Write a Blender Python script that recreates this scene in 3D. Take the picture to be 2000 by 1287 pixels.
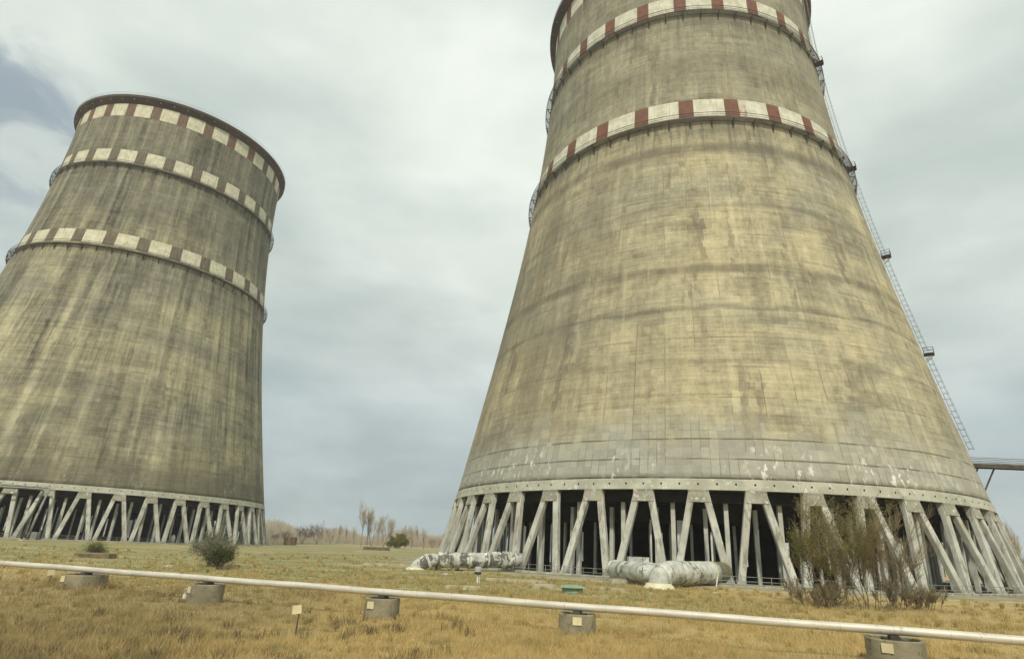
import bpy, math, random
import numpy as np
from mathutils import Vector, Matrix
R = math.radians
for o in list(bpy.data.objects): bpy.data.objects.remove(o)
S = bpy.context.scene
col = S.collection

# ------------------------------------------------------------------ camera
F_PX, PITCH, ROLL, CAM_H = 1132.846, 0.337472, 0.0448359, 3.874261
PPX, PPY, IW, IH = 48.506, 25.389, 2000.0, 1287.0
fw = Vector((0, math.cos(PITCH), math.sin(PITCH)))
_r = Vector((1, 0, 0)); _u = _r.cross(fw)
rt = math.cos(ROLL)*_r + math.sin(ROLL)*_u
up = -math.sin(ROLL)*_r + math.cos(ROLL)*_u
cam_d = bpy.data.cameras.new('camera'); cam = bpy.data.objects.new('camera', cam_d); col.objects.link(cam)
m = Matrix.Identity(4)
for i, v in enumerate((rt, up, -fw)):
    for j in range(3): m[j][i] = v[j]
m[0][3], m[1][3], m[2][3] = 0, 0, CAM_H
cam.matrix_world = m
cam_d.sensor_fit = 'HORIZONTAL'; cam_d.sensor_width = 36
cam_d.lens = 36*F_PX/IW
cam_d.shift_x = -PPX/IW; cam_d.shift_y = PPY/IW
cam_d.clip_start = 0.5; cam_d.clip_end = 20000
S.camera = cam
def ray(x, y): return fw + rt*((x-IW/2-PPX)/F_PX) - up*((y-IH/2-PPY)/F_PX)
def at(x, y, z=0.0):                       # where the sight line through a photo pixel meets height z
    d = ray(x, y); t = (z-CAM_H)/d.z
    return Vector((d.x*t, d.y*t, z))

# ------------------------------------------------------------------ sky and sun
SUN_EL, SUN_AZ = R(45), R(181)             # azimuth clockwise from +Y: high, behind the camera
w = bpy.data.worlds.new('World'); S.world = w; w.use_nodes = True
nt = w.node_tree; nt.nodes.clear()
def N(tree, t, **k):
    n = tree.nodes.new(t)
    for a, b in k.items():
        if a == 'inp':
            for kk, vv in b.items(): n.inputs[kk].default_value = vv
        else: setattr(n, a, b)
    return n
def world():
    L = nt.links.new
    sky = N(nt, 'ShaderNodeTexSky', sky_type='NISHITA', sun_disc=False, sun_elevation=SUN_EL, sun_rotation=SUN_AZ)
    tc = N(nt, 'ShaderNodeTexCoord'); sep = N(nt, 'ShaderNodeSeparateXYZ'); L(tc.outputs['Generated'], sep.inputs[0])
    el = N(nt, 'ShaderNodeMath', operation='ADD', inp={1: .35}); L(sep.outputs[2], el.inputs[0])
    mx = N(nt, 'ShaderNodeMath', operation='MAXIMUM', inp={1: .12}); L(el.outputs[0], mx.inputs[0])
    dv = N(nt, 'ShaderNodeVectorMath', operation='DIVIDE'); L(tc.outputs['Generated'], dv.inputs[0])
    cb = N(nt, 'ShaderNodeCombineXYZ')
    for i in range(3): L(mx.outputs[0], cb.inputs[i])
    L(cb.outputs[0], dv.inputs[1])
    # base cloud colour by height above the horizon
    r1 = N(nt, 'ShaderNodeValToRGB'); L(sep.outputs[2], r1.inputs[0])
    e = r1.color_ramp.elements
    e[0].position = 0.0; e[0].color = (.42, .50, .485, 1)
    e[1].position = 1.0; e[1].color = (.70, .765, .68, 1)
    for p, c in ((.12, (.42, .50, .50, 1)), (.22, (.49, .57, .55, 1)), (.34, (.60, .67, .61, 1)), (.50, (.68, .75, .67, 1))):
        q = e.new(p); q.color = c
    n1 = N(nt, 'ShaderNodeTexNoise', inp={'Scale': 2.3, 'Detail': 6.0, 'Roughness': .50, 'Distortion': .15}); L(dv.outputs[0], n1.inputs['Vector'])
    r2 = N(nt, 'ShaderNodeValToRGB'); L(n1.outputs['Fac'], r2.inputs[0])
    e = r2.color_ramp.elements; e[0].position = .34; e[0].color = (.85, .86, .895, 1); e[1].position = .64; e[1].color = (1.165, 1.135, 1.165, 1)
    mul = N(nt, 'ShaderNodeVectorMath', operation='MULTIPLY'); L(r1.outputs[0], mul.inputs[0]); L(r2.outputs[0], mul.inputs[1])
    # long grey streak layer
    mp = N(nt, 'ShaderNodeMapping', inp={'Scale': (1.0, 1.0, 3.6), 'Location': (3.1, .4, .3)}); L(tc.outputs['Generated'], mp.inputs[0])
    n2 = N(nt, 'ShaderNodeTexNoise', inp={'Scale': 1.7, 'Detail': 4.0, 'Roughness': .5}); L(mp.outputs[0], n2.inputs['Vector'])
    r3 = N(nt, 'ShaderNodeValToRGB'); L(n2.outputs['Fac'], r3.inputs[0])
    e = r3.color_ramp.elements; e[0].position = .36; e[0].color = (.84, .865, .88, 1); e[1].position = .56; e[1].color = (1.05, 1.04, 1.04, 1)
    mul2 = N(nt, 'ShaderNodeVectorMath', operation='MULTIPLY'); L(mul.outputs[0], mul2.inputs[0]); L(r3.outputs[0], mul2.inputs[1])
    # a break of blue-grey cloud at the upper left
    last = mul2
    for (px, py, wid, c, amt) in ((10, 225, 50, (.24, .30, .36), .9), (-90, 300, 90, (.34, .41, .46), .5), (770, 705, 16, (.42, .47, .48), .0)):
        d = ray(px, py).normalized()
        dp = N(nt, 'ShaderNodeVectorMath', operation='DOT_PRODUCT', inp={1: d}); L(tc.outputs['Generated'], dp.inputs[0])
        c0 = math.cos(R(12 if wid > 60 else 7.0)); 
        mr = N(nt, 'ShaderNodeMapRange', interpolation_type='SMOOTHSTEP', inp={1: c0, 2: math.cos(R(1.0)), 3: 0.0, 4: amt}); L(dp.outputs['Value'], mr.inputs[0])
        n3 = N(nt, 'ShaderNodeTexNoise', inp={'Scale': 7.0, 'Detail': 5.0, 'Roughness': .55, 'Distortion': .6}); L(dv.outputs[0], n3.inputs['Vector'])
        m3 = N(nt, 'ShaderNodeMapRange', interpolation_type='SMOOTHSTEP', inp={1: .38, 2: .60, 3: 0.15, 4: 1.0}); L(n3.outputs['Fac'], m3.inputs[0])
        mm = N(nt, 'ShaderNodeMath', operation='MULTIPLY'); L(mr.outputs[0], mm.inputs[0]); L(m3.outputs[0], mm.inputs[1])
        mixn = N(nt, 'ShaderNodeMix', data_type='RGBA'); L(mm.outputs[0], mixn.inputs[0]); L(last.outputs[0] if last is mul2 else last.outputs[2], mixn.inputs[6]); mixn.inputs[7].default_value = (*c, 1)
        last = mixn
    sc = N(nt, 'ShaderNodeVectorMath', operation='SCALE', inp={'Scale': 11.2}); L(last.outputs[2], sc.inputs[0])
    mix = N(nt, 'ShaderNodeMix', data_type='RGBA', inp={0: .97}); L(sky.outputs[0], mix.inputs[6]); L(sc.outputs[0], mix.inputs[7])
    bg = N(nt, 'ShaderNodeBackground', inp={'Strength': .1}); L(mix.outputs[2], bg.inputs[0])
    out = N(nt, 'ShaderNodeOutputWorld'); L(bg.outputs[0], out.inputs[0])
world()
sd = bpy.data.lights.new('sun', 'SUN'); sd.energy = 2.8; sd.angle = R(3); sd.color = (1, .95, .80)
sun = bpy.data.objects.new('sun', sd); col.objects.link(sun)
sdir = Vector((math.sin(SUN_AZ)*math.cos(SUN_EL), math.cos(SUN_AZ)*math.cos(SUN_EL), math.sin(SUN_EL)))
sun.rotation_euler = sdir.to_track_quat('Z', 'Y').to_euler()
S.view_settings.view_transform = 'Standard'; S.view_settings.look = 'None'
S.view_settings.exposure = 0; S.view_settings.gamma = 1; S.view_settings.use_curve_mapping = False

# ------------------------------------------------------------------ material helpers
class G:
    """small node-graph writer"""
    def __init__(s, name):
        s.m = bpy.data.materials.new(name); s.m.use_nodes = True; s.t = s.m.node_tree; s.t.nodes.clear()
    def n(s, t, **k): return N(s.t, t, **k)
    def l(s, a, b): s.t.links.new(a, b)
    def set(s, sock, v):
        if isinstance(v, bpy.types.NodeSocket): s.l(v, sock)
        else: sock.default_value = v
    def obj(s): return s.n('ShaderNodeTexCoord').outputs['Object']
    def pos(s): return s.n('ShaderNodeNewGeometry').outputs['Position']
    def sep(s, v): q = s.n('ShaderNodeSeparateXYZ'); s.l(v, q.inputs[0]); return q.outputs
    def comb(s, x, y, z):
        q = s.n('ShaderNodeCombineXYZ')
        for i, v in enumerate((x, y, z)): s.set(q.inputs[i], v)
        return q.outputs[0]
    def mth(s, op, a, b=0.0, c=0.0):
        q = s.n('ShaderNodeMath', operation=op); s.set(q.inputs[0], a); s.set(q.inputs[1], b); s.set(q.inputs[2], c); return q.outputs[0]
    def noise(s, v, scale, detail=4, rough=.55, dist=0):
        q = s.n('ShaderNodeTexNoise', inp={'Scale': scale, 'Detail': detail, 'Roughness': rough, 'Distortion': dist}); s.l(v, q.inputs['Vector']); return q.outputs['Fac']
    def white(s, v):
        q = s.n('ShaderNodeTexWhiteNoise', noise_dimensions='3D'); s.l(v, q.inputs['Vector']); return q.outputs['Value']
    def mr(s, v, a, b, c=0.0, d=1.0, smooth=True):
        q = s.n('ShaderNodeMapRange', interpolation_type='SMOOTHSTEP' if smooth else 'LINEAR')
        for i, x in enumerate((v, a, b, c, d)): s.set(q.inputs[i], x)
        return q.outputs[0]
    def mix(s, f, a, b, mode='MIX'):
        q = s.n('ShaderNodeMix', data_type='RGBA', blend_type=mode)
        s.set(q.inputs[0], f)
        for i, v in ((6, a), (7, b)):
            if isinstance(v, tuple): v = (*v, 1) if len(v) == 3 else v
            s.set(q.inputs[i], v)
        return q.outputs[2]
    def bright(s, c, f):                      # multiply a colour by a value
        q = s.n('ShaderNodeVectorMath', operation='SCALE'); s.set(q.inputs[0], c); s.set(q.inputs['Scale'], f); return q.outputs[0]
    def out(s, color, rough=.9, metal=0, bump=None, bstr=.3, bdist=.05, trans=None):
        b = s.n('ShaderNodeBsdfPrincipled'); s.set(b.inputs['Base Color'], (*color, 1) if isinstance(color, tuple) else color)
        s.set(b.inputs['Roughness'], rough); b.inputs['Metallic'].default_value = metal
        if 'Specular IOR Level' in b.inputs: b.inputs['Specular IOR Level'].default_value = .3
        if bump is not None:
            q = s.n('ShaderNodeBump', inp={'Strength': bstr, 'Distance': bdist}); s.l(bump, q.inputs['Height']); s.l(q.outputs[0], b.inputs['Normal'])
        o = s.n('ShaderNodeOutputMaterial'); sh = b.outputs[0]
        if trans:
            tr = s.n('ShaderNodeBsdfTranslucent'); s.set(tr.inputs[0], (*color, 1) if isinstance(color, tuple) else color)
            mx = s.n('ShaderNodeMixShader', inp={0: trans}); s.l(sh, mx.inputs[1]); s.l(tr.outputs[0], mx.inputs[2]); sh = mx.outputs[0]
        s.l(sh, o.inputs[0]); return s.m

def mottled(name, c1, c2, scale=1.0, rough=.85, metal=0, c3=None, thr=(.58, .66), bump=.0, space='obj'):
    g = G(name); v = g.obj() if space == 'obj' else g.pos()
    f = g.mr(g.noise(v, scale, 6, .6), .35, .65)
    c = g.mix(f, c1, c2)
    if c3: c = g.mix(g.mr(g.noise(v, scale*2.3, 5, .65, .5), *thr), c, c3)
    return g.out(c, rough, metal, bump=g.noise(v, scale*6, 4) if bump else None, bstr=bump)

def shell_material(name, ochre, grey, dark, seed, streak, ochre_amt, rings, tiles, zup):
    g = G(name); v = g.obj(); x, y, z = g.sep(v)
    a = g.mth('ARCTAN2', y, x)                                   # angle round the tower
    arc = g.mth('MULTIPLY', a, 48.0)                             # metres along the wall, roughly
    uv = g.comb(arc, seed, z)
    # broad weathering, softly stretched round the shell
    big = g.noise(g.comb(g.mth('MULTIPLY', arc, .5), seed, z), .055, 5, .6, .4)
    c = g.mix(g.mr(big, .5-.13+ochre_amt, .5+.13+ochre_amt), ochre, grey)
    c = g.mix(g.mr(g.mth('ADD', z, g.mth('MULTIPLY', g.mth('SUBTRACT', g.noise(uv, .05, 4), .5), 30.0)), zup, zup+16, 0, .75), c, tuple(k*.84 for k in grey))
    # horizontal pour lifts: every lift has its own tone
    lift = g.mth('FLOOR', g.mth('DIVIDE', z, 1.35))
    lw = g.white(g.comb(lift, seed, 0.0))
    cellx = g.mth('FLOOR', g.mth('DIVIDE', arc, 4.6))
    cw = g.white(g.comb(cellx, g.mth('FLOOR', g.mth('DIVIDE', g.mth('ADD', z, g.mth('MULTIPLY', g.white(g.comb(cellx, seed, 1.0)), 5.0)), 5.4)), seed))
    fin = g.white(g.comb(g.mth('FLOOR', g.mth('DIVIDE', arc, 1.15)), lift, seed))
    ln = g.noise(g.comb(g.mth('MULTIPLY', arc, .10), seed, g.mth('MULTIPLY', z, 2.2)), .8, 5, .75)
    tone = g.mth('ADD', g.mth('MULTIPLY', g.mth('SUBTRACT', lw, .5), .07), g.mth('MULTIPLY', g.mth('SUBTRACT', cw, .5), .17))
    tone = g.mth('ADD', tone, g.mth('MULTIPLY', g.mth('SUBTRACT', fin, .5), .11))
    tone = g.mth('ADD', tone, g.mth('MULTIPLY', g.mth('SUBTRACT', ln, .5), .85))
    # run-down streaks, long and narrow, fading in and out
    st = g.noise(g.comb(g.mth('MULTIPLY', arc, 1.0), seed, g.mth('MULTIPLY', z, .045)), .62, 5, .7)
    st2 = g.noise(g.comb(g.mth('MULTIPLY', arc, .45), g.mth('ADD', seed, 7.0), g.mth('MULTIPLY', z, .03)), .6, 4, .6)
    sm = g.noise(uv, .05, 3, .5)
    tone = g.mth('ADD', tone, g.mth('MULTIPLY', g.mth('SUBTRACT', st, .5), g.mr(sm, .35, .65, streak*.55, streak*1.5)))
    tone = g.mth('ADD', tone, g.mth('MULTIPLY', g.mth('SUBTRACT', st2, .5), streak*.9))
    tone = g.mth('ADD', tone, g.mth('MULTIPLY', g.mth('SUBTRACT', g.noise(g.comb(arc, seed, g.mth('MULTIPLY', z, .6)), 1.1, 6, .78), .5), .75))
    c = g.bright(c, g.mth('MAXIMUM', g.mth('ADD', g.mth('MULTIPLY', tone, 1.45), 1.0), .3))
    if tiles > .5:                            # brownish run-off field on this flank
        fl = g.noise(g.comb(g.mth('MULTIPLY', arc, .8), g.mth('ADD', seed, 41.0), g.mth('MULTIPLY', z, .25)), .16, 6, .75)
        c = g.mix(g.mth('MULTIPLY', g.mth('MULTIPLY', g.mr(a, R(-104), R(-138)), g.mr(z, 92.0, 70.0)), g.mr(fl, .40, .60, .15, .62)), c, (.175, .150, .105))
    # thin joint lines, broken
    fz = g.mth('ABSOLUTE', g.mth('SUBTRACT', g.mth('FRACT', g.mth('DIVIDE', z, 5.4)), .5))
    hl = g.mth('MULTIPLY', g.mth('GREATER_THAN', fz, .483), g.mr(g.noise(uv, .22, 4), .48, .62))
    fx = g.mth('ABSOLUTE', g.mth('SUBTRACT', g.mth('FRACT', g.mth('DIVIDE', arc, 4.6)), .5))
    vl = g.mth('MULTIPLY', g.mth('GREATER_THAN', fx, .482), g.mr(g.noise(uv, .09, 4, .6), .47, .60))
    c = g.mix(g.mth('MULTIPLY', g.mth('MAXIMUM', hl, vl), .55), c, dark)
    # dark stain rings; those under the walkways also paint in the walkway shadow
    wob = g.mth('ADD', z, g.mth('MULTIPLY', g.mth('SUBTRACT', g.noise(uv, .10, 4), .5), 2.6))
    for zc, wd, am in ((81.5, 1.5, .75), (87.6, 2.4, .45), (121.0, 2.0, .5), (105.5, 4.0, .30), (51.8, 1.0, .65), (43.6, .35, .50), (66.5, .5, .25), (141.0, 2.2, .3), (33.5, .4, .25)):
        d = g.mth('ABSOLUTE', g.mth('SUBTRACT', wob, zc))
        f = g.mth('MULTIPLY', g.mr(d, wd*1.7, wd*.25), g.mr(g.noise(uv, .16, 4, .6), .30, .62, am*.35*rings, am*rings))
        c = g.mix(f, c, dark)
    # drips below the walkway brackets
    dp_ = g.noise(g.comb(g.mth('MULTIPLY', arc, 1.2), g.mth('ADD', seed, 51.0), g.mth('MULTIPLY', z, .06)), .8, 5, .75)
    for zt_, ln_ in ((88.8, 13.0), (122.2, 11.0), (143.6, 8.0)):
        f = g.mth('MULTIPLY', g.mth('MULTIPLY', g.mr(z, zt_-ln_, zt_, 0, 1, False), g.mth('LESS_THAN', z, zt_)), g.mr(dp_, .52, .60, 0, .75))
        c = g.mix(f, c, dark)
    # brown algae patches in ragged horizontal fields
    qa = g.mth('MULTIPLY', g.mth('FLOOR', g.mth('DIVIDE', g.mth('ADD', arc, g.mth('MULTIPLY', lw, 1.1)), 1.15)), 1.15); qz = g.mth('MULTIPLY', lift, 1.35)
    al = g.noise(g.comb(g.mth('MULTIPLY', g.mth('ADD', g.mth('MULTIPLY', qa, .7), g.mth('MULTIPLY', arc, .3)), .35), g.mth('ADD', seed, 3.0), g.mth('ADD', g.mth('MULTIPLY', qz, .6), g.mth('MULTIPLY', z, .4))), .14, 6, .72, .2)
    c = g.mix(g.mr(al, .545, .68, 0, .5), c, dark)
    vs_ = g.noise(g.comb(g.mth('ADD', g.mth('MULTIPLY', qa, .75), g.mth('MULTIPLY', arc, .25)), g.mth('ADD', seed, 23.0), g.mth('MULTIPLY', z, .10)), .42, 6, .75, .1)
    c = g.mix(g.mth('MULTIPLY', g.mr(vs_, .53, .63, 0, .55), g.mr(g.noise(uv, .045, 4), .42, .56)), c, dark)
    lt_ = g.noise(g.comb(g.mth('MULTIPLY', arc, 1.4), g.mth('ADD', seed, 31.0), g.mth('MULTIPLY', z, .09)), .5, 6, .72)
    c = g.mix(g.mr(lt_, .58, .66, 0, .38), c, (.47, .43, .27))
    # the lowest lifts are a cooler grey with white lime blooms
    zt = g.mth('ADD', z, g.mth('MULTIPLY', g.mth('SUBTRACT', g.noise(uv, .12, 4), .5), 7.0))
    low = g.mr(g.mth('ADD', zt, g.mth('MULTIPLY', g.mth('SUBTRACT', g.noise(g.comb(qa, seed, qz), .16, 4, .7), .5), 16.0)), 26.5, 17.0)
    lg = g.bright(g.mix(g.noise(uv, .35, 5, .65), (.27, .265, .22), (.40, .40, .35)), g.mth('ADD', .92, g.mth('MULTIPLY', fin, .26*tiles)))
    c = g.mix(g.mth('MULTIPLY', low, .85 if tiles > .5 else .6), c, lg if tiles > .5 else dark)
    vx = g.mth('ABSOLUTE', g.mth('SUBTRACT', g.mth('FRACT', g.mth('DIVIDE', arc, 1.15)), .5))
    c = g.mix(g.mth('MULTIPLY', g.mth('MULTIPLY', g.mth('GREATER_THAN', vx, .455), low), g.mr(g.noise(uv, .4, 3), .42, .6, 0, .6*tiles)), c, dark)
    for zl in (14.45, 17.3, 20.4):
        d = g.mth('LESS_THAN', g.mth('ABSOLUTE', g.mth('SUBTRACT', g.mth('ADD', z, g.mth('MULTIPLY', g.noise(uv, .3, 2), .25)), zl)), .12)
        c = g.mix(g.mth('MULTIPLY', d, g.mr(g.noise(uv, .25, 4), .40, .52, .2*tiles, .85*tiles)), c, dark)
    lime = g.noise(g.comb(g.mth('MULTIPLY', arc, 1.6), g.mth('ADD', seed, 11.0), g.mth('MULTIPLY', z, .75)), .75, 5, .7)
    lz = g.mth('MULTIPLY', g.mr(zt, 23.0, 14.5, 0, .25+.75*tiles), g.mr(g.noise(g.comb(arc, seed, 0.0), .12, 3), .42, .6))
    c = g.mix(g.mth('MULTIPLY', g.mr(lime, .565, .62), lz), c, (.74, .73, .66))
    # little pale spalls higher up
    sp = g.noise(g.comb(g.mth('MULTIPLY', arc, .5), g.mth('ADD', seed, 19.0), g.mth('MULTIPLY', z, 1.6)), 1.1, 5, .75)
    c = g.mix(g.mr(sp, .68, .74, 0, .7), c, (.52, .49, .33))
    bmp = g.mth('ADD', g.noise(uv, 1.5, 5, .6), g.mth('MULTIPLY', hl, -.6))
    return g.out(c, .93, bump=bmp, bstr=.35, bdist=.25)

def paint(name, base, wear, under=(.30, .28, .2), lo=.56, hi=.66):
    g = G(name); v = g.obj(); x, y, z = g.sep(v)
    arc = g.mth('MULTIPLY', g.mth('ARCTAN2', y, x), 40.0)
    uv = g.comb(arc, 0.0, z); st = g.comb(g.mth('MULTIPLY', arc, 2.0), 4.0, g.mth('MULTIPLY', z, .3))
    c = g.mix(g.mr(g.noise(uv, .5, 5), .35, .65), base, wear)
    c = g.mix(g.mr(g.noise(st, 1.0, 5, .7), lo, hi, 0, .75), c, under)
    fx = g.mth('ABSOLUTE', g.mth('SUBTRACT', g.mth('FRACT', g.mth('DIVIDE', arc, 1.6)), .5))
    c = g.mix(g.mth('MULTIPLY', g.mth('GREATER_THAN', fx, .47), .35), c, under)
    return g.out(c, .8)

M = {}
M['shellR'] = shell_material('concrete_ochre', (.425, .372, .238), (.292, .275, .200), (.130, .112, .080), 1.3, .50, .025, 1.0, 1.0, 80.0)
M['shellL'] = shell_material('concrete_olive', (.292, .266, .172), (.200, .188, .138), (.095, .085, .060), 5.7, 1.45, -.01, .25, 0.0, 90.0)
M['inner'] = mottled('dark_lining', (.06, .055, .04), (.10, .09, .06), .3)
M['white'] = paint('white_band_paint', (.66, .64, .52), (.50, .48, .37))
M['red'] = paint('red_band_paint', (.20, .082, .052), (.14, .068, .050), (.17, .12, .08))
M['red_old'] = paint('dulled_red_paint', (.165, .070, .048), (.135, .080, .056), (.19, .165, .11), .44, .60)
M['white_old'] = paint('dirty_cream_paint', (.66, .63, .47), (.52, .49, .36), lo=.53, hi=.64)
M['red_dull'] = paint('browned_red_paint', (.125, .105, .074), (.125, .082, .058), (.19, .175, .12), .44, .58)
M['redwhite'] = paint('flaking_band_paint', (.25, .08, .055), (.55, .5, .42), (.55, .5, .4), .42, .5)
def beam_mat():
    g = G('beam_concrete'); v = g.pos(); x, y, z = g.sep(v)
    c = g.mix(g.mr(g.noise(v, .35, 5), .35, .65), (.47, .465, .375), (.36, .35, .28))
    c = g.mix(g.mr(g.noise(v, 1.2, 5, .7), .56, .66), c, (.60, .59, .50))
    c = g.mix(g.mr(g.noise(v, .8, 5, .7, .5), .60, .72, 0, .7), c, (.15, .13, .09))
    return g.out(c, .9, bump=g.noise(v, 3, 4), bstr=.3)
M['beam'] = beam_mat()
def leg_mat():
    g = G('leg_concrete'); v = g.pos(); x, y, z = g.sep(v)
    s = g.comb(g.mth('MULTIPLY', x, 1.6), g.mth('MULTIPLY', y, 1.6), g.mth('MULTIPLY', z, .22))
    c = g.mix(g.mr(g.noise(v, .28, 5), .35, .65), (.55, .54, .475), (.38, .37, .315))
    c = g.mix(g.mr(g.noise(s, .8, 5, .7), .50, .66, 0, .8), c, (.17, .155, .12))
    c = g.mix(g.mr(g.noise(v, 1.7, 6, .75), .60, .68, 0, .8), c, (.66, .64, .56))
    c = g.mix(g.mr(z, 1.4, .1, 0, .55), c, (.20, .18, .13))
    return g.out(c, .9, bump=g.noise(v, 4, 4), bstr=.35)
M['leg'] = leg_mat()
M['gusset'] = mottled('gusset_concrete', (.36, .345, .27), (.25, .235, .185), .6, .9, c3=(.58, .56, .48), thr=(.56, .64), bump=.3, space='pos')
M['innercol'] = mottled('inner_column_concrete', (.62, .61, .54), (.45, .44, .38), .5, .9, space='pos')
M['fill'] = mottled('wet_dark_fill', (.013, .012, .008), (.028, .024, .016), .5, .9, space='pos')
M['gaplight'] = mottled('gap_light', (.80, .80, .76), (.62, .62, .58), .6, .8, space='pos')  # near-white strips standing in for daylight through the far gaps
M['steel'] = mottled('weathered_steel', (.055, .050, .040), (.11, .095, .07), .8, .7, .2, space='pos')
M['steel_pale'] = mottled('pale_steel', (.20, .20, .18), (.33, .32, .28), .8, .6, .2, space='pos')
M['rim'] = mottled('rim_steel', (.060, .050, .040), (.115, .070, .050), .12, .8, 0, space='pos')
M['hole'] = mottled('hole_dark', (.012, .011, .009), (.02, .018, .014), 2)

# ------------------------------------------------------------------ mesh helpers
def link(name, mesh, mats, parent=None, smooth=False):
    o = bpy.data.objects.new(name, mesh)
    for mt in (mats if isinstance(mats, (list, tuple)) else [mats]): mesh.materials.append(mt)
    col.objects.link(o)
    if parent: o.parent = parent
    if smooth: mesh.polygons.foreach_set('use_smooth', [True]*len(mesh.polygons))
    return o
class MB:
    def __init__(s): s.v = []; s.f = []; s.mi = []
    def add(s, vs, fs, mi=0):
        b = len(s.v); s.v += [tuple(v) for v in vs]; s.f += [tuple(b+i for i in f) for f in fs]; s.mi += [mi]*len(fs)
    def box(s, c, sz, rz=0, mi=0):
        hx, hy, hz = sz[0]/2, sz[1]/2, sz[2]/2; ca, sa = math.cos(rz), math.sin(rz); vs = []
        for dz in (-hz, hz):
            for dx, dy in ((-hx, -hy), (hx, -hy), (hx, hy), (-hx, hy)):
                vs.append((c[0]+dx*ca-dy*sa, c[1]+dx*sa+dy*ca, c[2]+dz))
        s.add(vs, [(3, 2, 1, 0), (4, 5, 6, 7), (0, 1, 5, 4), (1, 2, 6, 5), (2, 3, 7, 6), (3, 0, 4, 7)], mi)
    def tube(s, pts, rad, n=8, mi=0, cap=True, closed=False):
        pts = [Vector(p) for p in pts]; rads = rad if isinstance(rad, (list, tuple)) else [rad]*len(pts)
        rings = []; K = len(pts); prev = None
        for i, p in enumerate(pts):
            a = pts[(i-1) % K] if (closed or i > 0) else p; b = pts[(i+1) % K] if (closed or i < K-1) else p
            t = (b-a).normalized()
            if prev is None:
                ref = Vector((0, 0, 1)) if abs(t.z) < .9 else Vector((1, 0, 0)); u = t.cross(ref).normalized()
            else: u = (prev - t*prev.dot(t)).normalized()
            prev = u; q = t.cross(u)
            rings.append([p + (u*math.cos(2*math.pi*k/n) + q*math.sin(2*math.pi*k/n))*rads[i] for k in range(n)])
        fs = []
        for i in range(K if closed else K-1):
            i2 = (i+1) % K
            for k in range(n): fs.append((i*n+k, i*n+(k+1) % n, i2*n+(k+1) % n, i2*n+k))
        if cap and not closed: fs.append(tuple(range(n-1, -1, -1))); fs.append(tuple((K-1)*n+k for k in range(n)))
        s.add([v for r in rings for v in r], fs, mi)
    def bar(s, a, b, w, h, side=None, mi=0, ch=0):     # prism between two points; side = width direction
        a, b = Vector(a), Vector(b); t = (b-a).normalized()
        sd = Vector(side) if side is not None else t.cross(Vector((0, 0, 1)))
        sd = (sd - t*sd.dot(t)).normalized(); nn = t.cross(sd)
        x, y = w/2, h/2
        if ch: prof = [(-x+ch, -y), (x-ch, -y), (x, -y+ch), (x, y-ch), (x-ch, y), (-x+ch, y), (-x, y-ch), (-x, -y+ch)]
        else: prof = [(-x, -y), (x, -y), (x, y), (-x, y)]
        k = len(prof); vs = [a+sd*p+nn*q for p, q in prof] + [b+sd*p+nn*q for p, q in prof]
        s.add(vs, [tuple(range(k-1, -1, -1)), tuple(range(k, 2*k))] + [(i, (i+1) % k, k+(i+1) % k, k+i) for i in range(k)], mi)
    def revolve(s, prof, n=96, a0=0, a1=2*math.pi, mi=0, closed_prof=False):
        full = abs(a1-a0-2*math.pi) < 1e-6; na = n if full else n+1; k = len(prof); vs = []
        for i in range(na):
            a = a0+(a1-a0)*i/n; c, sn = math.cos(a), math.sin(a)
            vs += [(r*c, r*sn, z) for r, z in prof]
        fs = []
        for i in range(n):
            j = (i+1) % na
            for q in range(k if closed_prof else k-1):
                q2 = (q+1) % k; fs.append((i*k+q, j*k+q, j*k+q2, i*k+q2))
        if closed_prof and not full: fs.append(tuple(range(k))); fs.append(tuple((na-1)*k+q for q in range(k-1, -1, -1)))
        s.add(vs, fs, mi)
    def crumple(s, amp, sc=1.6):
        from mathutils import noise
        s.v = [tuple(Vector(v)+noise.noise_vector(Vector(v)*sc)*amp+noise.noise_vector(Vector(v)*sc*2.7)*amp*.5) for v in s.v]; return s
    def build(s, name, mats, parent=None, smooth=False):
        me = bpy.data.meshes.new(name); me.from_pydata(s.v, [], s.f)
        o = link(name, me, mats, parent, smooth)
        if any(s.mi): me.polygons.foreach_set('material_index', s.mi)
        me.update(); return o
def tag(o, label=None, cat=None, group=None, kind=None):
    if label: o['label'] = label
    if cat: o['category'] = cat
    if group: o['group'] = group
    if kind: o['kind'] = kind
    return o
def empty(name, loc, rz=0):
    o = bpy.data.objects.new(name, None); col.objects.link(o); o.location = loc; o.rotation_euler = (0, 0, rz); o.empty_display_size = .5; return o
def dup_part(src, parent, name=None):
    c = src.copy(); col.objects.link(c); c.parent = parent; return c
def dup_tree(root, loc, rz=None, sc=None):
    r = root.copy(); col.objects.link(r); r.location = loc
    if rz is not None: r.rotation_euler = (0, 0, rz)
    if sc is not None: r.scale = (sc, sc, sc) if not isinstance(sc, tuple) else sc
    for ch in list(root.children):
        c = ch.copy(); col.objects.link(c); c.parent = r
        for g in list(ch.children):
            d = g.copy(); col.objects.link(d); d.parent = c
    return r
def polar(r, a, z=0): return Vector((r*math.cos(a), r*math.sin(a), z))
rnd = random.Random(4)

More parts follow.
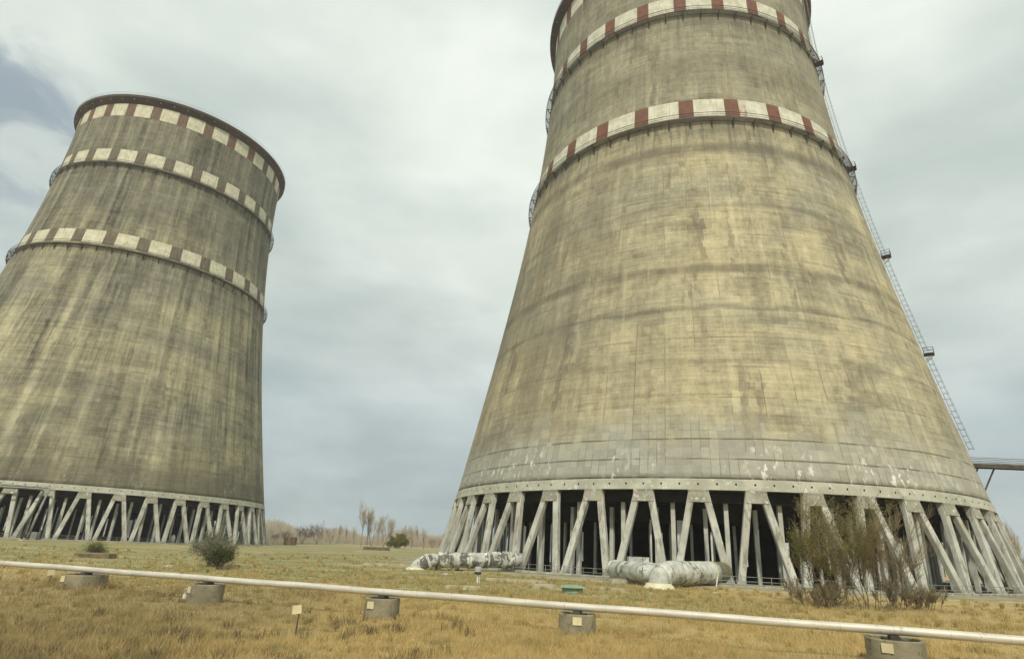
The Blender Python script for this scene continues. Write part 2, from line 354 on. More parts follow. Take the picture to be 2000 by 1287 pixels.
# ------------------------------------------------------------------ ground
def hill(x, y):                              # tiny undulation of the field
    return .07*math.sin(x*.21+1.3)*math.cos(y*.17) + .05*math.sin(x*.53+y*.41) + .03*math.sin(x*1.1-y*.9)
def gz(x, y):
    f = 1.0
    for cx, cy in ((38.5775, 139.2007), (-152.7524, 210.5883)):
        d = math.hypot(x-cx, y-cy); f = min(f, max(0, (d-68)/8))
    d = math.hypot(x, y)
    return hill(x, y)*min(1, f)*max(0, min(1, (200-d)/80)) - .02
def ground_mat():
    g = G('field_ground'); v = g.pos(); x, y, z = g.sep(v)
    flat = g.comb(x, y, 0.0); wide = g.comb(g.mth('MULTIPLY', x, .35), y, 0.0)
    gold = g.mix(g.mr(g.noise(wide, .22, 5, .6), .35, .65), (.46, .34, .145), (.39, .30, .135))
    gold = g.mix(g.mr(g.noise(flat, .5, 6, .75), .50, .66, 0, .6), gold, (.20, .16, .085))
    gold = g.mix(g.mr(g.noise(wide, .35, 6, .75), .56, .66, 0, .7), gold, (.50, .42, .24))
    green = g.mix(g.mr(g.noise(wide, .09, 5, .6), .35, .65), (.31, .27, .125), (.225, .21, .09))
    green = g.mix(g.mr(g.noise(wide, .25, 6, .75), .50, .60, 0, .85), green, (.46, .38, .21))
    green = g.mix(g.mr(g.noise(wide, .5, 6, .75), .56, .66, 0, .7), green, (.17, .15, .075))
    # the mown strip along the line is golden, the field behind greener
    edge = g.mth('ADD', g.mth('ADD', y, g.mth('MULTIPLY', x, .25)), g.mth('MULTIPLY', g.mth('SUBTRACT', g.noise(flat, .08, 4), .5), 26.0))
    f = g.mr(edge, 40.0, 58.0)
    f = g.mth('MULTIPLY', f, g.mr(x, 26.0, 4.0, .12, 1.0))
    c = g.mix(f, gold, green)
    # darker dead weeds at the near left
    dk = g.mth('MULTIPLY', g.mr(g.mth('ADD', x, g.mth('MULTIPLY', g.noise(flat, .3, 5, .65), 14.0)), 0.0, -9.0), g.mr(y, 60.0, 36.0))
    c = g.mix(g.mth('MULTIPLY', dk, .55), c, (.22, .175, .095))
    # far field paler
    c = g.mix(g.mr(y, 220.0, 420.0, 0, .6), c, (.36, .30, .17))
    return g.out(c, 1.0, bump=g.noise(flat, 2.2, 6, .7), bstr=.6, bdist=.2)
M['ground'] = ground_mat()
def build_ground():
    radii = [0.0]; r = 6.0
    while r < 1100: radii.append(r); r *= 1.045 if r < 260 else 1.25
    na = 220; vs = [(0, 0, gz(0, 0))]; fs = []
    for r in radii[1:]:
        for k in range(na):
            a = 2*math.pi*k/na; x, y = r*math.sin(a), r*math.cos(a); vs.append((x, y, gz(x, y)))
    for k in range(na): fs.append((0, 1+(k+1) % na, 1+k))
    for i in range(len(radii)-2):
        b0, b1 = 1+i*na, 1+(i+1)*na
        for k in range(na): k2 = (k+1) % na; fs.append((b0+k, b0+k2, b1+k2, b1+k))
    me = bpy.data.meshes.new('ground'); me.from_pydata(vs, [], fs); o = link('ground', me, M['ground'], smooth=True)
    tag(o, 'dry golden and olive grassland round the cooling towers', kind='structure')
build_ground()

# ------------------------------------------------------------------ cooling towers
CF = (43.2179009, -12.0028436, 4.42691189, 1.32265450, -.280983769)
def rad(z):
    t = (z-75)/75; return CF[0]+CF[1]*t+CF[2]*t*t+CF[3]*t**3+CF[4]*t**4
ZB, RF, G1, G2, ZT = 12.594, 58.143, 89.05, 122.5, 151.0
NLEG = 44; STEP = 2*math.pi/NLEG

def make_tower(name, loc, mat, label, g0, red0, flake, ladder_ang, rail_span, sc=1.0, rhw=2.15, redm='red'):
    T = empty(name, loc); T.scale = (sc, sc, sc)
    tag(T, label, 'cooling tower', 'hyperbolic concrete cooling towers')
    # shell
    zs = list(np.linspace(14.0, ZT-.6, 110)); out = [(rad(z), z) for z in zs]; inn = [(rad(z)-.45, z) for z in zs[::-1]]
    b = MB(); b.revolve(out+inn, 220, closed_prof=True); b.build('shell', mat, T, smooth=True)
    for e in (0,): pass
    # ring beam
    b = MB(); b.revolve([(rad(ZB)+.12, ZB), (rad(14.1)+.12, 14.1), (rad(14.1)+.05, 14.18), (rad(14.1)-.9, 14.18), (rad(ZB)-.9, ZB)], 220, closed_prof=True); b.build('ring_beam', M['beam'], T)
    b = MB()
    for k in range(NLEG*3):
        a = g0 + STEP*k/3; z = 13.42; r = rad(z)+.14; c = polar(r, a, z); t = Vector((-math.sin(a), math.cos(a), 0)); u = Vector((0, 0, 1))
        b.add([c+t*(.14*math.cos(q*math.pi/4))+u*(.17*math.sin(q*math.pi/4))+polar(.02, a) for q in range(8)], [tuple(range(8))])
    h = b.build('drain_hole', M['hole'], T); tag(h, kind='stuff')
    # painted bands
    for (za, zb_) in ((90.4, 95.3), (123.9, 128.9), (143.6, 149.0)):
        nb = 27; sub = 10; pf = [(rad(z)+.05, z) for z in np.linspace(za, zb_, 7)]; b = MB()
        for k in range(nb):
            ac = red0 + 2*math.pi*k/nb; hw = R(rhw)
            fl = flake and k == 0 and za < 92
            b.revolve(pf, 4, ac-hw, ac+hw, mi=1)
            if fl: b.revolve(pf, 3, ac+hw, ac+hw+R(2.3), mi=2)
            b.revolve(pf, 9, ac+hw+(R(2.3) if fl else 0), ac+2*math.pi/nb-hw, mi=0)
        bd = b.build('warning_band', [M['white' if redm == 'red' else 'white_old'], M[redm if za > 140 or redm == 'red' else 'red_dull'], M['redwhite']], T)
    # walkways
    for zg in (G1, G2):
        ri = rad(zg); b = MB(); wdt = 1.25
        for k_ in range(5):
            x0_ = ri+.02+k_*.25; b.revolve([(x0_, zg-.07), (x0_+.13, zg-.07), (x0_+.13, zg), (x0_, zg)], 160, closed_prof=True)
        gal = b.build('walkway', M['steel'], T)
        b = MB(); nseg = 180
        for zz, th in ((zg+1.15, .075), (zg+.6, .05)):
            b.tube([polar(ri+wdt-.06, 2*math.pi*k/nseg, zz) for k in range(nseg)], th, 4, closed=True)
        b.revolve([(ri+wdt-.02, zg), (ri+wdt+.03, zg), (ri+wdt+.03, zg+.13), (ri+wdt-.02, zg+.13)], nseg, closed_prof=True)
        for k in range(nseg):
            a = 2*math.pi*k/nseg; b.bar(polar(ri+wdt-.06, a, zg), polar(ri+wdt-.06, a, zg+1.15), .09, .09)
        b.build('railing', M['steel'], gal)
        b = MB()
        rr = rad(zg-1.7)
        b.bar((ri+wdt-.1, 0, zg-.2), (rr+.05, 0, zg-1.7), .24, .16, (0, 1, 0)); b.bar((ri-.05, 0, zg-.2), (ri+wdt, 0, zg-.2), .12, .14, (0, 1, 0)); b.bar((ri+.08, 0, zg-.2), (rr+.10, 0, zg-2.1), .28, .12, (0, 1, 0))
        br = b.build('bracket', M['steel'], gal)
        for k in range(1, 60):
            c = dup_part(br, gal); c.rotation_euler.z = 2*math.pi*k/60
    # rim cornice
    r0 = rad(149.2); b = MB()
    b.revolve([(r0+.02, 149.0), (r0+1.9, 150.7), (r0+1.95, 151.6), (r0+1.75, 151.65), (r0+1.65, 151.0), (r0-.4, 151.0), (r0-.4, 150.2)], 220, closed_prof=True)
    rim = b.build('rim_cornice', M['rim'], T, smooth=False)
    b = MB(); nseg = 120
    for zz in (152.15, 152.7): b.tube([polar(r0+1.85, 2*math.pi*k/nseg, zz) for k in range(nseg)], .035, 4, closed=True)
    for k in range(nseg): a = 2*math.pi*k/nseg; b.bar(polar(r0+1.85, a, 151.6), polar(r0+1.85, a, 152.7), .05, .05)
    b.build('rim_railing', M['steel_pale'], rim)
    b = MB()
    for k in range(54):
        a = 2*math.pi*k/54; c = polar(r0+1.25, a, 150.05)
        b.box((c.x, c.y, c.z), (.35, .35, .22), a)
    lm = b.build('rim_lamp', M['steel_pale'], rim)
    # raking legs in pairs under cast gussets
    rt_ = rad(ZB)-.42
    legs = {}
    def leg_mesh(sgn):
        b = MB(); top = polar(rt_, sgn*(.88/rt_), ZB-.02); bot = polar(RF, sgn*(STEP/2-.62/RF), -.15)
        b.bar(bot, top, .96, .88, (0, 1, 0), ch=.09)
        b.bar(bot+Vector((0, 0, 0)), bot+(top-bot)*.05, 1.18, 1.08, (0, 1, 0), ch=.08)
        return b
    proto = {s: leg_mesh(s).build('leg', M['leg'], T) for s in (-1, 1)}
    b = MB(); th0 = .55
    hw_t, hw_b = 1.42, 1.62
    def gp(w, z, dr):
        rr = rt_ + (RF-rt_)*(ZB-z)/ZB + dr
        a = w/rr; return polar(rr, a, z)
    zg0, zg1 = ZB-1.75, ZB-.02
    vs = [gp(-hw_b, zg0, th0), gp(hw_b, zg0, th0), gp(hw_t, zg1, th0), gp(-hw_t, zg1, th0), gp(-hw_b, zg0, -th0), gp(hw_b, zg0, -th0), gp(hw_t, zg1, -th0), gp(-hw_t, zg1, -th0)]
    b.add(vs, [(0, 1, 2, 3), (7, 6, 5, 4), (0, 4, 5, 1), (1, 5, 6, 2), (2, 6, 7, 3), (3, 7, 4, 0)])
    b.bar(gp(-hw_t-.05, zg1-.12, th0), gp(hw_t+.05, zg1-.12, th0), .2, .12, (0, 0, 1))
    gs = b.build('gusset', M['gusset'], T)
    for k in range(NLEG):
        a = g0+STEP*k
        for pr in (proto[-1], proto[1], gs):
            c = pr if k == 0 else dup_part(pr, T); c.rotation_euler.z = a
    # inside: upright columns and the dark fill they carry, strips painting daylight through gaps
    def column_mesh(r, ztop, w, cap):
        b = MB(); b.bar((r, 0, -.1), (r, 0, ztop-.6), w, w, (0, 1, 0))
        if cap:
            b.bar((r, 0, ztop-.6), (r, 0, ztop-.3), w*1.7, w*1.7, (0, 1, 0)); b.bar((r, 0, ztop-.3), (r, 0, ztop), w*2.9, w*2.6, (0, 1, 0))
        return b.build('inner_column', M['innercol'], T)
    c1 = column_mesh(52.6, 12.3, .62, True); c2 = column_mesh(50.2, 10.9, .6, False)
    for k in range(NLEG):
        for pr, off in ((c1, .5), (c2, .12)):
            c = pr if k == 0 else dup_part(pr, T); c.rotation_euler.z = g0+STEP*(k+off)
    b = MB(); b.bar((49.6, 0, 1.2), (49.6, 0, 7.4), .34, .1, (0, 1, 0)); pn = b.build('gap_light', M['gaplight'], T)
    q = random.Random(int(abs(g0*1000)))
    for k in range(84):
        c = pn if k == 0 else dup_part(pn, T)
        c.rotation_euler.z = g0+STEP*(k*NLEG/84+q.uniform(-.3, .3)); c.scale = (1, q.choice((.6, .8, 1, 1, 2.6)), q.uniform(.55, 1.0)); c.location.z = q.uniform(0, 1.6)
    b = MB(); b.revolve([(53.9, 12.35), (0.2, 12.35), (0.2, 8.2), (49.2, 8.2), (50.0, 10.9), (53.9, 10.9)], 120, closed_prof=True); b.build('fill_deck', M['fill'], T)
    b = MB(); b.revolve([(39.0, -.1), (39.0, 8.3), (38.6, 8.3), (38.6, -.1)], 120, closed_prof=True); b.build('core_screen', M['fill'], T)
    b = MB(); b.bar((45.2, 0, -.1), (45.2, 0, 8.4), .42, .42, (0, 1, 0)); sc_ = b.build('slim_column', M['innercol'], T)
    for k in range(88):
        c = sc_ if k == 0 else dup_part(sc_, T); c.rotation_euler.z = g0+STEP*(k*.5+.31)
    # basin wall
    b = MB(); b.revolve([(56.3, -.3), (56.3, .12), (59.4, .12), (59.4, .42), (60.0, .42), (60.0, -.3)], 160, closed_prof=True); b.build('basin_wall', M['beam'], T)
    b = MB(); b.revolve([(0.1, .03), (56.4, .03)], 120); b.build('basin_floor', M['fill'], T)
    # caged ladder with rest platforms
    if ladder_ang is not None:
        a = ladder_ang; t = Vector((-math.sin(a), math.cos(a), 0)); n_ = polar(1, a); b = MB()
        zl = list(np.arange(24.0, 148.8, 1.0))
        P = lambda z, off, s: polar(rad(z)+off, a, z)+t*s
        for s in (-.3, .3): b.tube([P(z, .35, s) for z in zl], .05, 4)
        for s, off in ((-.38, 1.05), (.38, 1.05), (0, 1.22)): b.tube([P(z, off, s) for z in zl], .03, 4)
        for z in np.arange(24, 148.5, .5): b.bar(P(z, .35, -.3), P(z, .35, .3), .04, .04)
        for z in np.arange(24.3, 148.5, 1.2):
            pts = [P(z, .35, -.3), P(z, .7, -.45), P(z, 1.05, -.38), P(z, 1.22, 0), P(z, 1.05, .38), P(z, .7, .45), P(z, .35, .3)]
            b.tube(pts, .035, 4, cap=False)
        for z in np.arange(25, 148.5, 3.0):
            for s in (-.3, .3): b.bar(P(z, 0, s), P(z, .38, s), .05, .05)
        ld = b.build('caged_ladder', M['steel_pale'], T)
        for z in (43.2, 66.2, 90.2, 123.6):
            b = MB(); base = P(z, 1.1, 0)
            fr = lambda u, v, h: polar(rad(z)+u, a, z+h)+t*v
            b.bar(fr(.1, 0, 0), fr(1.9, 0, 0), 1.9, .12, t)
            for u, v in ((.2, -.9), (1.85, -.9), (1.85, .9), (.2, .9), (1.85, 0)): b.bar(fr(u, v, 0), fr(u, v, 1.25), .09, .09, t)
            for h in (.65, 1.25): b.tube([fr(.2, -.9, h), fr(1.85, -.9, h), fr(1.85, .9, h), fr(.2, .9, h)], .05, 4)
            for v in (-.8, .8): b.bar(fr(1.7, v, -.05), fr(.3, v, -1.3), .09, .09, t)
            b.build('platform', M['steel'], ld)
    # hand rail along the basin edge
    a0, a1, n = rail_span
    rl = empty('basin_railing', loc); b = MB(); 
    for zz in (.8, 1.35): b.tube([polar(61.0, a0+(a1-a0)*k/(n*2), zz) for k in range(n*2+1)], .035, 6)
    b.build('rail', M['steel_pale'], rl)
    b = MB(); b.tube([(61.0, 0, -.1), (61.0, 0, 1.37)], .04, 6); ps = b.build('post', M['steel_pale'], rl)
    for k in range(n+1):
        c = ps if k == 0 else dup_part(ps, rl); c.rotation_euler.z = a0+(a1-a0)*k/n
    return T, rl

TRl = Vector((38.5775, 139.2007, 0)); TLl = Vector((-152.7524, 210.5883, 0))
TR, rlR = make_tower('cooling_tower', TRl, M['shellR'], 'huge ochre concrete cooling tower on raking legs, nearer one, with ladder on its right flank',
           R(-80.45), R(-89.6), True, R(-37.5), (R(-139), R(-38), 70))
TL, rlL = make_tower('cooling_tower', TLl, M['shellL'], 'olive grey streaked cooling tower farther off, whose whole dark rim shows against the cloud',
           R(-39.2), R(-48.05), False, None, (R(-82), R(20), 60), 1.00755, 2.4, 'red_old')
tag(rlR, 'thin steel handrail round the basin of the nearer ochre tower', 'railing', 'basin handrails')
tag(rlL, 'thin steel handrail round the basin of the farther olive tower', 'railing', 'basin handrails')

# paving round the near tower
def paving(name, c, r, seed, label):
    q = random.Random(seed); n = 180; ph = [q.uniform(0, 6.28) for _ in range(6)]; vs = [(0, 0, 0)]; top = []
    for k in range(n):
        a = 2*math.pi*k/n; rr = r + 1.3*math.sin(5*a+ph[0]) + .9*math.sin(13*a+ph[1]) + .4*math.sin(41*a+ph[2])
        top.append((rr*math.cos(a), rr*math.sin(a)))
    b = MB(); vs = [(x, y, .10) for x, y in top]+[(x*1.004, y*1.004, -.35) for x, y in top]+[(x*59.9/math.hypot(x, y), y*59.9/math.hypot(x, y), .10) for x, y in top]
    b.add(vs, [(k, (k+1) % n, 2*n+(k+1) % n, 2*n+k) for k in range(n)]+[(n+k, n+(k+1) % n, (k+1) % n, k) for k in range(n)])
    o = b.build(name, M['paving']); o.location = c; tag(o, label, kind='structure')
def pav_mat():
    g = G('dusty_paving'); v = g.pos()
    c = g.mix(g.mr(g.noise(v, .3, 5), .4, .6), (.36, .32, .22), (.28, .24, .14))
    c = g.mix(g.mr(g.noise(v, .22, 6, .7, .4), .50, .60, 0, .8), c, (.22, .19, .085))
    return g.out(c, .95, bump=g.noise(v, 3, 5), bstr=.3)
M['paving'] = pav_mat()
paving('paving', TRl, 67.0, 3, 'dusty concrete paving round the nearer tower')
paving('paving', TLl, 63.0, 8, 'dusty concrete paving round the farther tower')
b = MB()
pts = [at(560, 1066), at(650, 1063), at(720, 1063), at(860, 1069), at(1010, 1073)]
L0 = [Vector((p.x, p.y, .02)) for p in pts]
vs = []
for p in L0: vs += [(p.x, p.y-5, .02), (p.x, p.y+9, .02)]
b.add(vs, [(2*i, 2*i+2, 2*i+3, 2*i+1) for i in range(len(L0)-1)])
rd = b.build('road', mottled('sandy_road', (.44, .38, .26), (.36, .31, .2), .1, space='pos')); tag(rd, 'pale sandy track far behind between the towers', kind='structure')

# ------------------------------------------------------------------ foreground pipeline on concrete blocks
def pipe_mat():
    g = G('galvanised_wrap'); v = g.pos(); x, y, z = g.sep(v)
    s = g.comb(g.mth('MULTIPLY', x, .6), g.mth('MULTIPLY', y, .6), g.mth('MULTIPLY', z, 3.0))
    c = g.mix(g.mr(g.noise(s, 1.2, 5), .35, .65), (.66, .62, .53), (.54, .50, .42))
    c = g.mix(g.mr(g.noise(v, 1.6, 6, .75), .58, .70, 0, .6), c, (.26, .22, .17))
    fr = g.mth('ABSOLUTE', g.mth('SUBTRACT', g.mth('FRACT', g.mth('DIVIDE', x, 1.9)), .5))
    c = g.mix(g.mth('MULTIPLY', g.mth('GREATER_THAN', fr, .494), .35), c, (.15, .13, .1))
    return g.out(c, .55, .25, bump=g.noise(v, 3, 3), bstr=.15)
M['pipe'] = pipe_mat()
ZP = 1.22
A = at(0, 1099, ZP); B = at(2000, 1250.5, ZP); dr = (B-A).normalized()
P0 = A - dr*45; P1 = B + dr*45
pr = empty('pipeline', (0, 0, 0))
tag(pr, 'long pale metal clad pipe running low across the whole foreground on concrete rings', 'pipeline')
b = MB(); LN = (P1-P0).length; K = int(LN/2)
b.tube([P0+(P1-P0)*(k/K)+Vector((0, 0, .012*math.sin(k*1.3))) for k in range(K+1)], .175, 20); b.build('pipe', M['pipe'], pr, smooth=True)
q = MB(); prevd = (P1-P0).normalized()
q.tube([P0-Vector((0,0,0)), P0+prevd*.06], .19, 20); col_ = q.build('clamp_band', M['pipe'], pr)
for k in range(1, int(LN/5.7)):
    c = dup_part(col_, pr); c.location = prevd*(5.7*k)
M['block'] = mottled('ring_concrete', (.30, .265, .18), (.21, .185, .125), 1.1, .95, c3=(.12, .10, .065), thr=(.56, .7), bump=.5, space='pos')
M['plate'] = mottled('cream_plate', (.74, .65, .40), (.62, .54, .33), 2, .6)
def block(px, plate, label, rr=.93, h=1.0, tilt=0, dark=False):
    d = ray(px, 1170); 
    # where the pipe crosses this sight plane
    # solve A + s*dr = t*(d.x,d.y)
    den = dr.x*d.y-dr.y*d.x; s = -(A.x*d.y-A.y*d.x)/den; P = A+dr*s
    o = empty('pipe_support', (P.x, P.y, gz(P.x, P.y))); b = MB(); top = ZP-.175-.10-gz(P.x, P.y)
    b.revolve([(0.001, top-.28), (rr-.16, top-.28), (rr-.16, top-.03), (rr-.12, top), (rr-.03, top), (rr, top-.04), (rr+.01, .45*top), (rr, -.3)], 40)
    b.build('concrete_ring', M['block'], o, smooth=False)
    b = MB(); ang = math.atan2(dr.y, dr.x)
    b.box((0, 0, top-.16), (.7, 1.5, .24), ang); b.box((0, 0, top+.03), (.35, .55, .14), ang); b.build('saddle', M['steel'], o)
    if plate is not None:
        v = Vector((-P.x, -P.y, 0)).normalized(); a = math.atan2(v.y, v.x)+plate
        b = MB(); c = polar(rr+.03, a, top*.70); b.box(tuple(c), (.04, .42, .34), a); b.build('plate', M['plate'], o)
    tag(o, label, 'pipe support', 'concrete ring supports under the long pipe')
    return o, P
block(155, -1.1, 'broad shaded concrete ring leftmost under the long pipe', 1.25)
block(400, -1.2, 'dark concrete ring under the pipe below the green shrub', .95)
block(748, -.7, 'pale concrete ring under the pipe with cream plate on its left, right of the sign', .90)
block(1128, .0, 'concrete ring under the pipe with cream plate on its middle', .88)
block(1735, -.25, 'concrete ring at the bottom edge right, under the thickest stretch of pipe', 1.08)

# ------------------------------------------------------------------ signs and markers
def sign(px, py, h, sw, sh, label, name='marker_sign', tilt=0.0, post='steel', pos=None):
    p = at(px, py) if pos is None else pos; o = empty(name, (p.x, p.y, gz(p.x, p.y)), math.atan2(-p.x, p.y)*-1*-1+tilt)
    b = MB(); b.tube([(0, 0, -.1), (.02, 0, h)], .035, 6); b.build('post', M[post], o)
    b = MB(); b.box((0.02, -.06, h), (sw, .03, sh)); b.box((.02, -.04, h), (sw*.2, .02, sh*.8)); pl = b.build('sign_plate', M['plate'], o); pl.rotation_euler.y = -.12
    return tag(o, label, 'sign')
sign(577, 1236, .93, .36, .34, 'small cream square sign on a short dark post in golden grass')
sign(95, 1140, .75, .42, .38, 'small cream marker plate in the grass at far left below the pipe', 'marker_plate', .3)
M['whitepaint'] = mottled('chalky_white', (.74, .73, .66), (.58, .57, .5), 2, .7)
M['brown'] = mottled('rust_brown', (.12, .085, .05), (.20, .15, .09), 1, .9)
# white stub post below the shrub
p = at(360, 1166); o = empty('bollard', (p.x, p.y, gz(p.x, p.y)), .2); b = MB(); b.tube([(0, 0, -.1), (.03, 0, .55)], [.13, .10], 10); b.build('post', M['whitepaint'], o); b = MB(); b.revolve([(0.001, .64), (.08, .62), (.13, .55), (.10, .53)], 12); c = b.build('cap', M['whitepaint'], o); c.location = (.03, 0, 0)
tag(o, 'short whitish stub post left of the dark concrete ring', 'bollard')
# lilac-grey hydrant-like box on a stem near the fallen pipe
p = at(932, 1140); o = empty('valve_post', (p.x, p.y, gz(p.x, p.y)))
b = MB(); b.tube([(0, 0, -.1), (0, 0, 1.0)], .09, 10); b.tube([(.2, 0, -.1), (.2, 0, .8), (0, 0, .9)], .04, 6); b.build('stem', M['whitepaint'], o)
b = MB(); b.revolve([(0.001, 1.75), (.28, 1.74), (.36, 1.6), (.36, 1.25), (.001, 1.22)], 20); b.build('housing', mottled('grey_lilac', (.42, .40, .42), (.34, .33, .34), 2, .7), o)
b = MB(); b.revolve([(.001, 1.23), (.37, 1.22), (.30, 1.0), (.001, .98)], 20); b.build('collar', M['steel'], o)
tag(o, 'grey domed valve head on a thin white stem before the mottled pipe', 'valve')
# green dome cover
p = at(1118, 1157); o = empty('manhole', (p.x, p.y, gz(p.x, p.y)))
M['greenp'] = mottled('faded_green_paint', (.20, .30, .20), (.28, .34, .23), 1.5, .7)
b = MB(); b.revolve([(0.001, .72), (.5, .70), (1.0, .62), (1.25, .55), (1.28, .48), (.001, .47)], 32); b.build('lid', M['greenp'], o)
b = MB(); b.revolve([(.95, -.3), (1.0, .1), (.93, .47), (.001, .47)], 32); b.build('chamber', M['greenp'], o)
tag(o, 'round faded green hatch with flat lid in the grass beside the paving', 'manhole')
# dark round bin far left of centre
p = at(566, 1064); o = empty('hopper', (p.x, p.y, 0)); b = MB()
b.revolve([(0.001, 3.3), (2.3, 3.35), (2.55, 3.0), (2.6, .1), (2.4, -.1)], 24); b.build('drum', M['brown'], o)
b = MB()
for k in range(6): b.bar(polar(2.62, k*1.047, 0), polar(2.62, k*1.047, 3.1), .3, .12, Vector((-math.sin(k*1.047), math.cos(k*1.047), 0)))
b.build('rib', M['steel'], o); tag(o, 'dark rusty drum standing on the track behind, right of the olive tower', 'tank')
# dark low slabs
def slab(px, py, L, W, H, rz, label, cat='block'):
    p = at(px, py); o = empty('broken_block', (p.x, p.y, gz(p.x, p.y)), rz)
    b = MB(); b.add([(-L/2, -W/2, -.1), (L/2, -W/2, -.1), (L/2, W/2, -.1), (-L/2, W/2, -.1), (-L/2, -W/2, H*.85), (L/2*.92, -W/2, H), (L/2*.85, W/2, H*1.05), (-L/2, W/2, H)], [(3, 2, 1, 0), (4, 5, 6, 7), (0, 1, 5, 4), (1, 2, 6, 5), (2, 3, 7, 6), (3, 0, 4, 7)])
    b.build('body', M['brown'], o); b = MB(); b.bar((-L*.45, 0, H*.93), (L*.3, 0, H*1.0), W*.8, .12, (0, 1, 0)); b.build('crust', M['block'], o)
    return tag(o, label, cat)
slab(187, 1089, 4.4, 2.0, .55, .1, 'dark brown slab lying in the grass before the olive tower legs')
slab(736, 1074, 9.5, 4.0, 1.1, 0, 'long dark mound of slab beside the far sandy track')
slab(440, 1108, 3.2, 1.2, .35, .15, 'thin dark plank like slab beside the green shrub')
M['pale'] = mottled('pale_rubble', (.46, .41, .29), (.33, .29, .19), .8, .95, bump=.4, space='pos')
for px, py, L_, W_, H_, rz_, wd_ in ((905, 1151, 3.2, .9, .25, .1, 'low pale kerb piece in the grass below the peeling water main'), (1010, 1137, 7.0, .8, .28, -.1, 'long pale kerb line in the grass before the near tower legs'), (1060, 1148, 2.4, .8, .3, .3, 'short broken kerb piece left of the green hatch'), (1190, 1152, 3.6, .7, .25, -.3, 'pale broken kerb piece right of the green hatch'), (760, 1104, 8.0, 1.2, .3, .1, 'pale slab strip left of the peeling water main footing')):
    o_ = slab(px, py, L_, W_, H_, rz_, wd_, 'kerb piece'); o_['group'] = 'broken pale kerb pieces'
    for ch_ in o_.children: ch_.data.materials[0] = M['pale']
# white bag/drum by the olive tower
p = at(335, 1062); o = empty('white_drum', (p.x, p.y, .1)); b = MB(); b.revolve([(.001, 2.4), (.35, 2.3), (.62, 1.7), (.6, .9), (.4, .35), (.2, .1), (.001, 0)], 16); b.build('body', M['whitepaint'], o, smooth=True)
b = MB(); b.revolve([(.2, 2.3), (.22, 2.55), (.001, 2.6)], 10); b.build('neck', M['whitepaint'], o); tag(o, 'small bright white drum at the foot of the olive tower', 'drum')

# ------------------------------------------------------------------ large wrapped water mains
def wrap_mat(name, lo=.47, hi=.56, dark=(.13, .125, .105), axis=(1, 0, 0)):
    g = G(name); v = g.pos(); x, y, z = g.sep(v)
    dq = g.n('ShaderNodeVectorMath', operation='DOT_PRODUCT'); g.l(v, dq.inputs[0]); dq.inputs[1].default_value = axis
    al = g.mth('ADD', dq.outputs['Value'], g.mth('MULTIPLY', g.noise(v, .8, 3), .35)); sm = g.mth('GREATER_THAN', g.mth('ABSOLUTE', g.mth('SUBTRACT', g.mth('FRACT', g.mth('DIVIDE', al, 1.15)), .5)), .465)
    pw = g.white(g.comb(g.mth('FLOOR', g.mth('ADD', g.mth('DIVIDE', al, 1.15), .0)), 0.0, 0.0))
    c = g.mix(g.mr(g.noise(v, .9, 5), .35, .65), (.66, .665, .60), (.46, .46, .41))
    c = g.bright(c, g.mth('ADD', .85, g.mth('MULTIPLY', pw, .25)))
    c = g.mix(g.mr(g.mth('ADD', g.noise(v, .6, 7, .78, .3), g.mth('MULTIPLY', g.mth('SUBTRACT', pw, .5), .12)), lo, hi), c, dark)
    c = g.mix(g.mth('MULTIPLY', sm, .6), c, (.10, .10, .08))
    c = g.mix(g.mr(g.noise(v, 2.5, 5, .75), .60, .68, 0, .8), c, (.07, .07, .055))
    return g.out(c, .85, bump=g.noise(v, 2, 6, .7), bstr=.9, bdist=.15)
M['wrapA'] = wrap_mat('peeling_wrap', .48, .52, axis=(.8, .6, 0)); M['wrapB'] = wrap_mat('pale_wrap', .55, .60, (.22, .21, .17), (.62, .78, 0))
M['cream'] = mottled('cream_footing', (.70, .66, .47), (.60, .55, .38), 1.5, .9)
M['collar'] = mottled('olive_collar', (.17, .16, .10), (.12, .115, .075), 1, .9)
o = empty('water_main', (0, 0, 0)); a = at(812, 1112); e = at(1004, 1117.5); 
ax = Vector((e.x-a.x, e.y-a.y, 0)).normalized(); c0 = Vector((a.x, a.y, 0)); rA = 1.08; LA = (Vector((e.x, e.y, 0))-c0).length+1.0
pts = [c0+Vector((0, 0, -1.2)), c0+Vector((0, 0, -.3)), c0+ax*.35+Vector((0, 0, .35)), c0+ax*1.2+Vector((0, 0, .95)), c0+ax*2.6+Vector((0, 0, 1.35)), c0+ax*4.5+Vector((0, 0, 1.45)), c0+ax*7.5+Vector((0, 0, 1.5)), c0+ax*10.5+Vector((0, 0, 1.6)), c0+ax*LA+Vector((0, 0, 1.7))]
pts = [pts[i].lerp(pts[i+1], j/6) for i in range(len(pts)-1) for j in range(6)]+[pts[-1]]
b = MB(); b.tube(pts, rA, 40); b.crumple(.10); b.build('pipe', M['wrapA'], o, smooth=True)
for t_, s_ in ((1.6, .18), (4.6, .10), (7.8, .10), (10.6, .12), (13.2, .10)):
    zz = 1.1 if t_ < 2 else (1.46 if t_ < 9 else 1.6)
    b = MB(); cc = c0+ax*t_+Vector((0, 0, zz)); dd = (ax+Vector((0, 0, .45 if t_ < 2 else 0))).normalized(); b.tube([cc-dd*s_, cc+dd*s_], rA+.07, 28); b.build('wrap_band', M['wrapB'], o)
b = MB(); b.revolve([(.001, .35), (1.2, .3), (1.45, .05), (1.7, -.2)], 24); f = b.build('footing', M['cream'], o); f.location = c0
